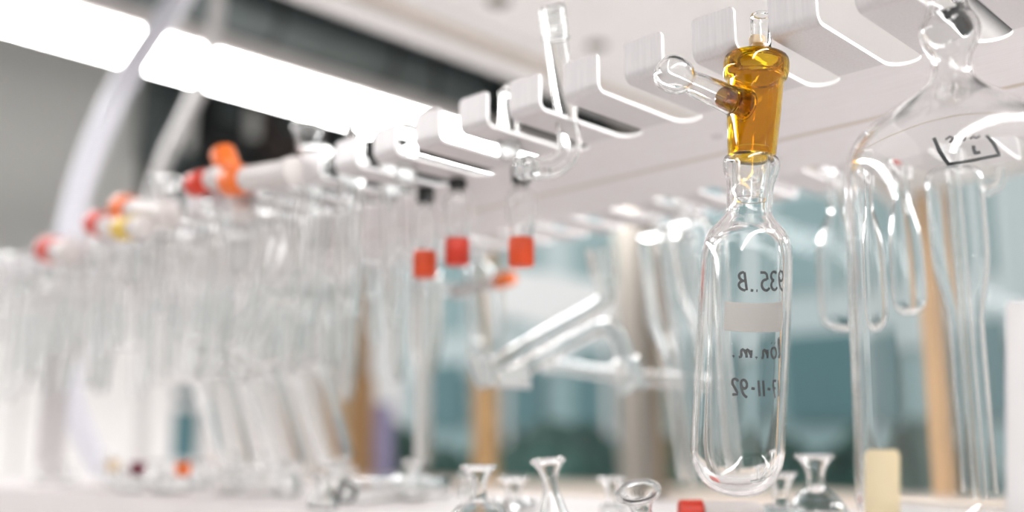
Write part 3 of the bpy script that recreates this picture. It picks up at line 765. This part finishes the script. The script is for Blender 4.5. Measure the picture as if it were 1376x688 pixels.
boxobj('carcass', (-3.3, -40, 0), (3, 17.5, -FZ + 11), M['white'], cb, 0.1)
for k in range(4):
    y0 = -40 + k * 14.37
    dd_ = boxobj('door', (3.05, y0 + .15, .8), (3.6, y0 + 14.2, -FZ + 10.8), M['white'], cb, 0.08)
    boxobj('handle', (.3, 5.6, -3), (.7, 6.1, 1), M['alu'], dd_, 0.08)
co = thing('window_column', 'dark grey-brown column standing in front of the window', 'column', (-43.9, 56, FZ))
boxobj('shaft', (-1.25, -1.2, 0), (1.25, 1.2, 78.5), M['column'], co, 0.15)
boxobj('base_plate', (-1.8, -1.7, 0), (1.8, 1.7, .8), M['column'], co, 0.1)
# things standing at the window
for px, wd, h, mm, lab in ((482, 1.4, 11, 'woodd', 'brown wooden box file standing on the window sill'), (452, .9, 9, 'cork', 'tan box file on the window sill beside the brown one'), (513, .7, 8, 'violet', 'violet-grey box file on the window sill')):
    p = at(px, 650, y=59.0); t = thing('box_file', lab, 'box file', (p.x, 59.2, SILL))
    boxobj('spine', (-wd, -.9, 0), (wd, .7, h), M[mm], t, 0.1); boxobj('finger_pull', (-.25, -1.0, 1.2), (.25, -.89, 2), M['black'], t)

# ------------------------------------------------------------------ outside the window
struct(boxobj('trim_3', (-420, 66, -46), (160, 420, -44), M['ground'])); 
og = bpy.data.objects['trim_3']; og.name = 'ground'
bl = thing('teal_building', 'teal clad building standing outside behind the window', 'building', (-170, 230, -44))
boxobj('facade', (-110, 0, 0), (150, 20, 150), M['teal'], bl)
boxobj('upper_band', (-110, -1, 62), (150, 0, 108), M['teal_l'], bl)
boxobj('roof', (-112, -2, 150), (152, 22, 153), M['canvas'], bl)
for k in range(7):
    x = -100 + k * 36
    for z, h_, mm in ((12, 20, 'teal_d'), (45, 22, 'teal_d'), (78, 26, 'teal')):
        boxobj('window', (x, -1.6, z), (x + 22, -1.0, z + h_), M[mm], bl)
aw = thing('white_awning', 'white sloping awning in front of the teal building', 'awning', (at(745, 405, y=158).x, 158, -44))
bm = bmesh.new(); q = 1
box(bm, -18 * U, 18 * U, -6 * U, 6 * U, -.6 * U, .6 * U); bmesh.ops.rotate(bm, verts=bm.verts[:], cent=(0, 0, 0), matrix=Matrix.Rotation(radians(14), 3, 'Y') @ Matrix.Rotation(radians(75), 3, 'X'))
finish('canopy', bm, M['canvas'], aw, Vector((0, 0, at(745, 405, y=158).z + 44)) * U)
for x in (-15, 15): boxobj('post', (x - .6, -.6, 0), (x + .6, .6, 70 - x * .2), M['canvas'], aw)
def shrub(x, y, z, R, seed, label):
    t = thing('shrub', label, 'shrub', (x, y, -44), 'dark shrubs outside the window'); rr = random.Random(seed)
    bm = bmesh.new(); bmesh.ops.create_icosphere(bm, subdivisions=4, radius=R * U)
    for v in bm.verts: v.co *= 1 + .28 * sin(v.co.x * 9 / R + seed) * sin(v.co.y * 13 / R) + rr.uniform(-.12, .12); v.co.z *= 1.15
    finish('foliage', bm, M['leaf'], t, Vector((0, 0, z + 44)) * U, sharp=180)
    tube('stem', [(0, 0, 0), (0.3, 0, z + 44 - R * .5)], 1.0, M['woodd'], t, smooth=0)
for i in range(15):
    shrub(-196 + i * 25 if i < 9 else -215 + (i - 9) * 27, 108 + 14 * (i % 2) if i < 9 else 188, -15 - 3 * (i % 2), 10.5 + (i * 7) % 3, i, 'dark green shrub, number ' + num(i % 9 + 1) + ' from the cabinet wall, ' + ('near' if i < 9 else 'far') + ' row outside the window')
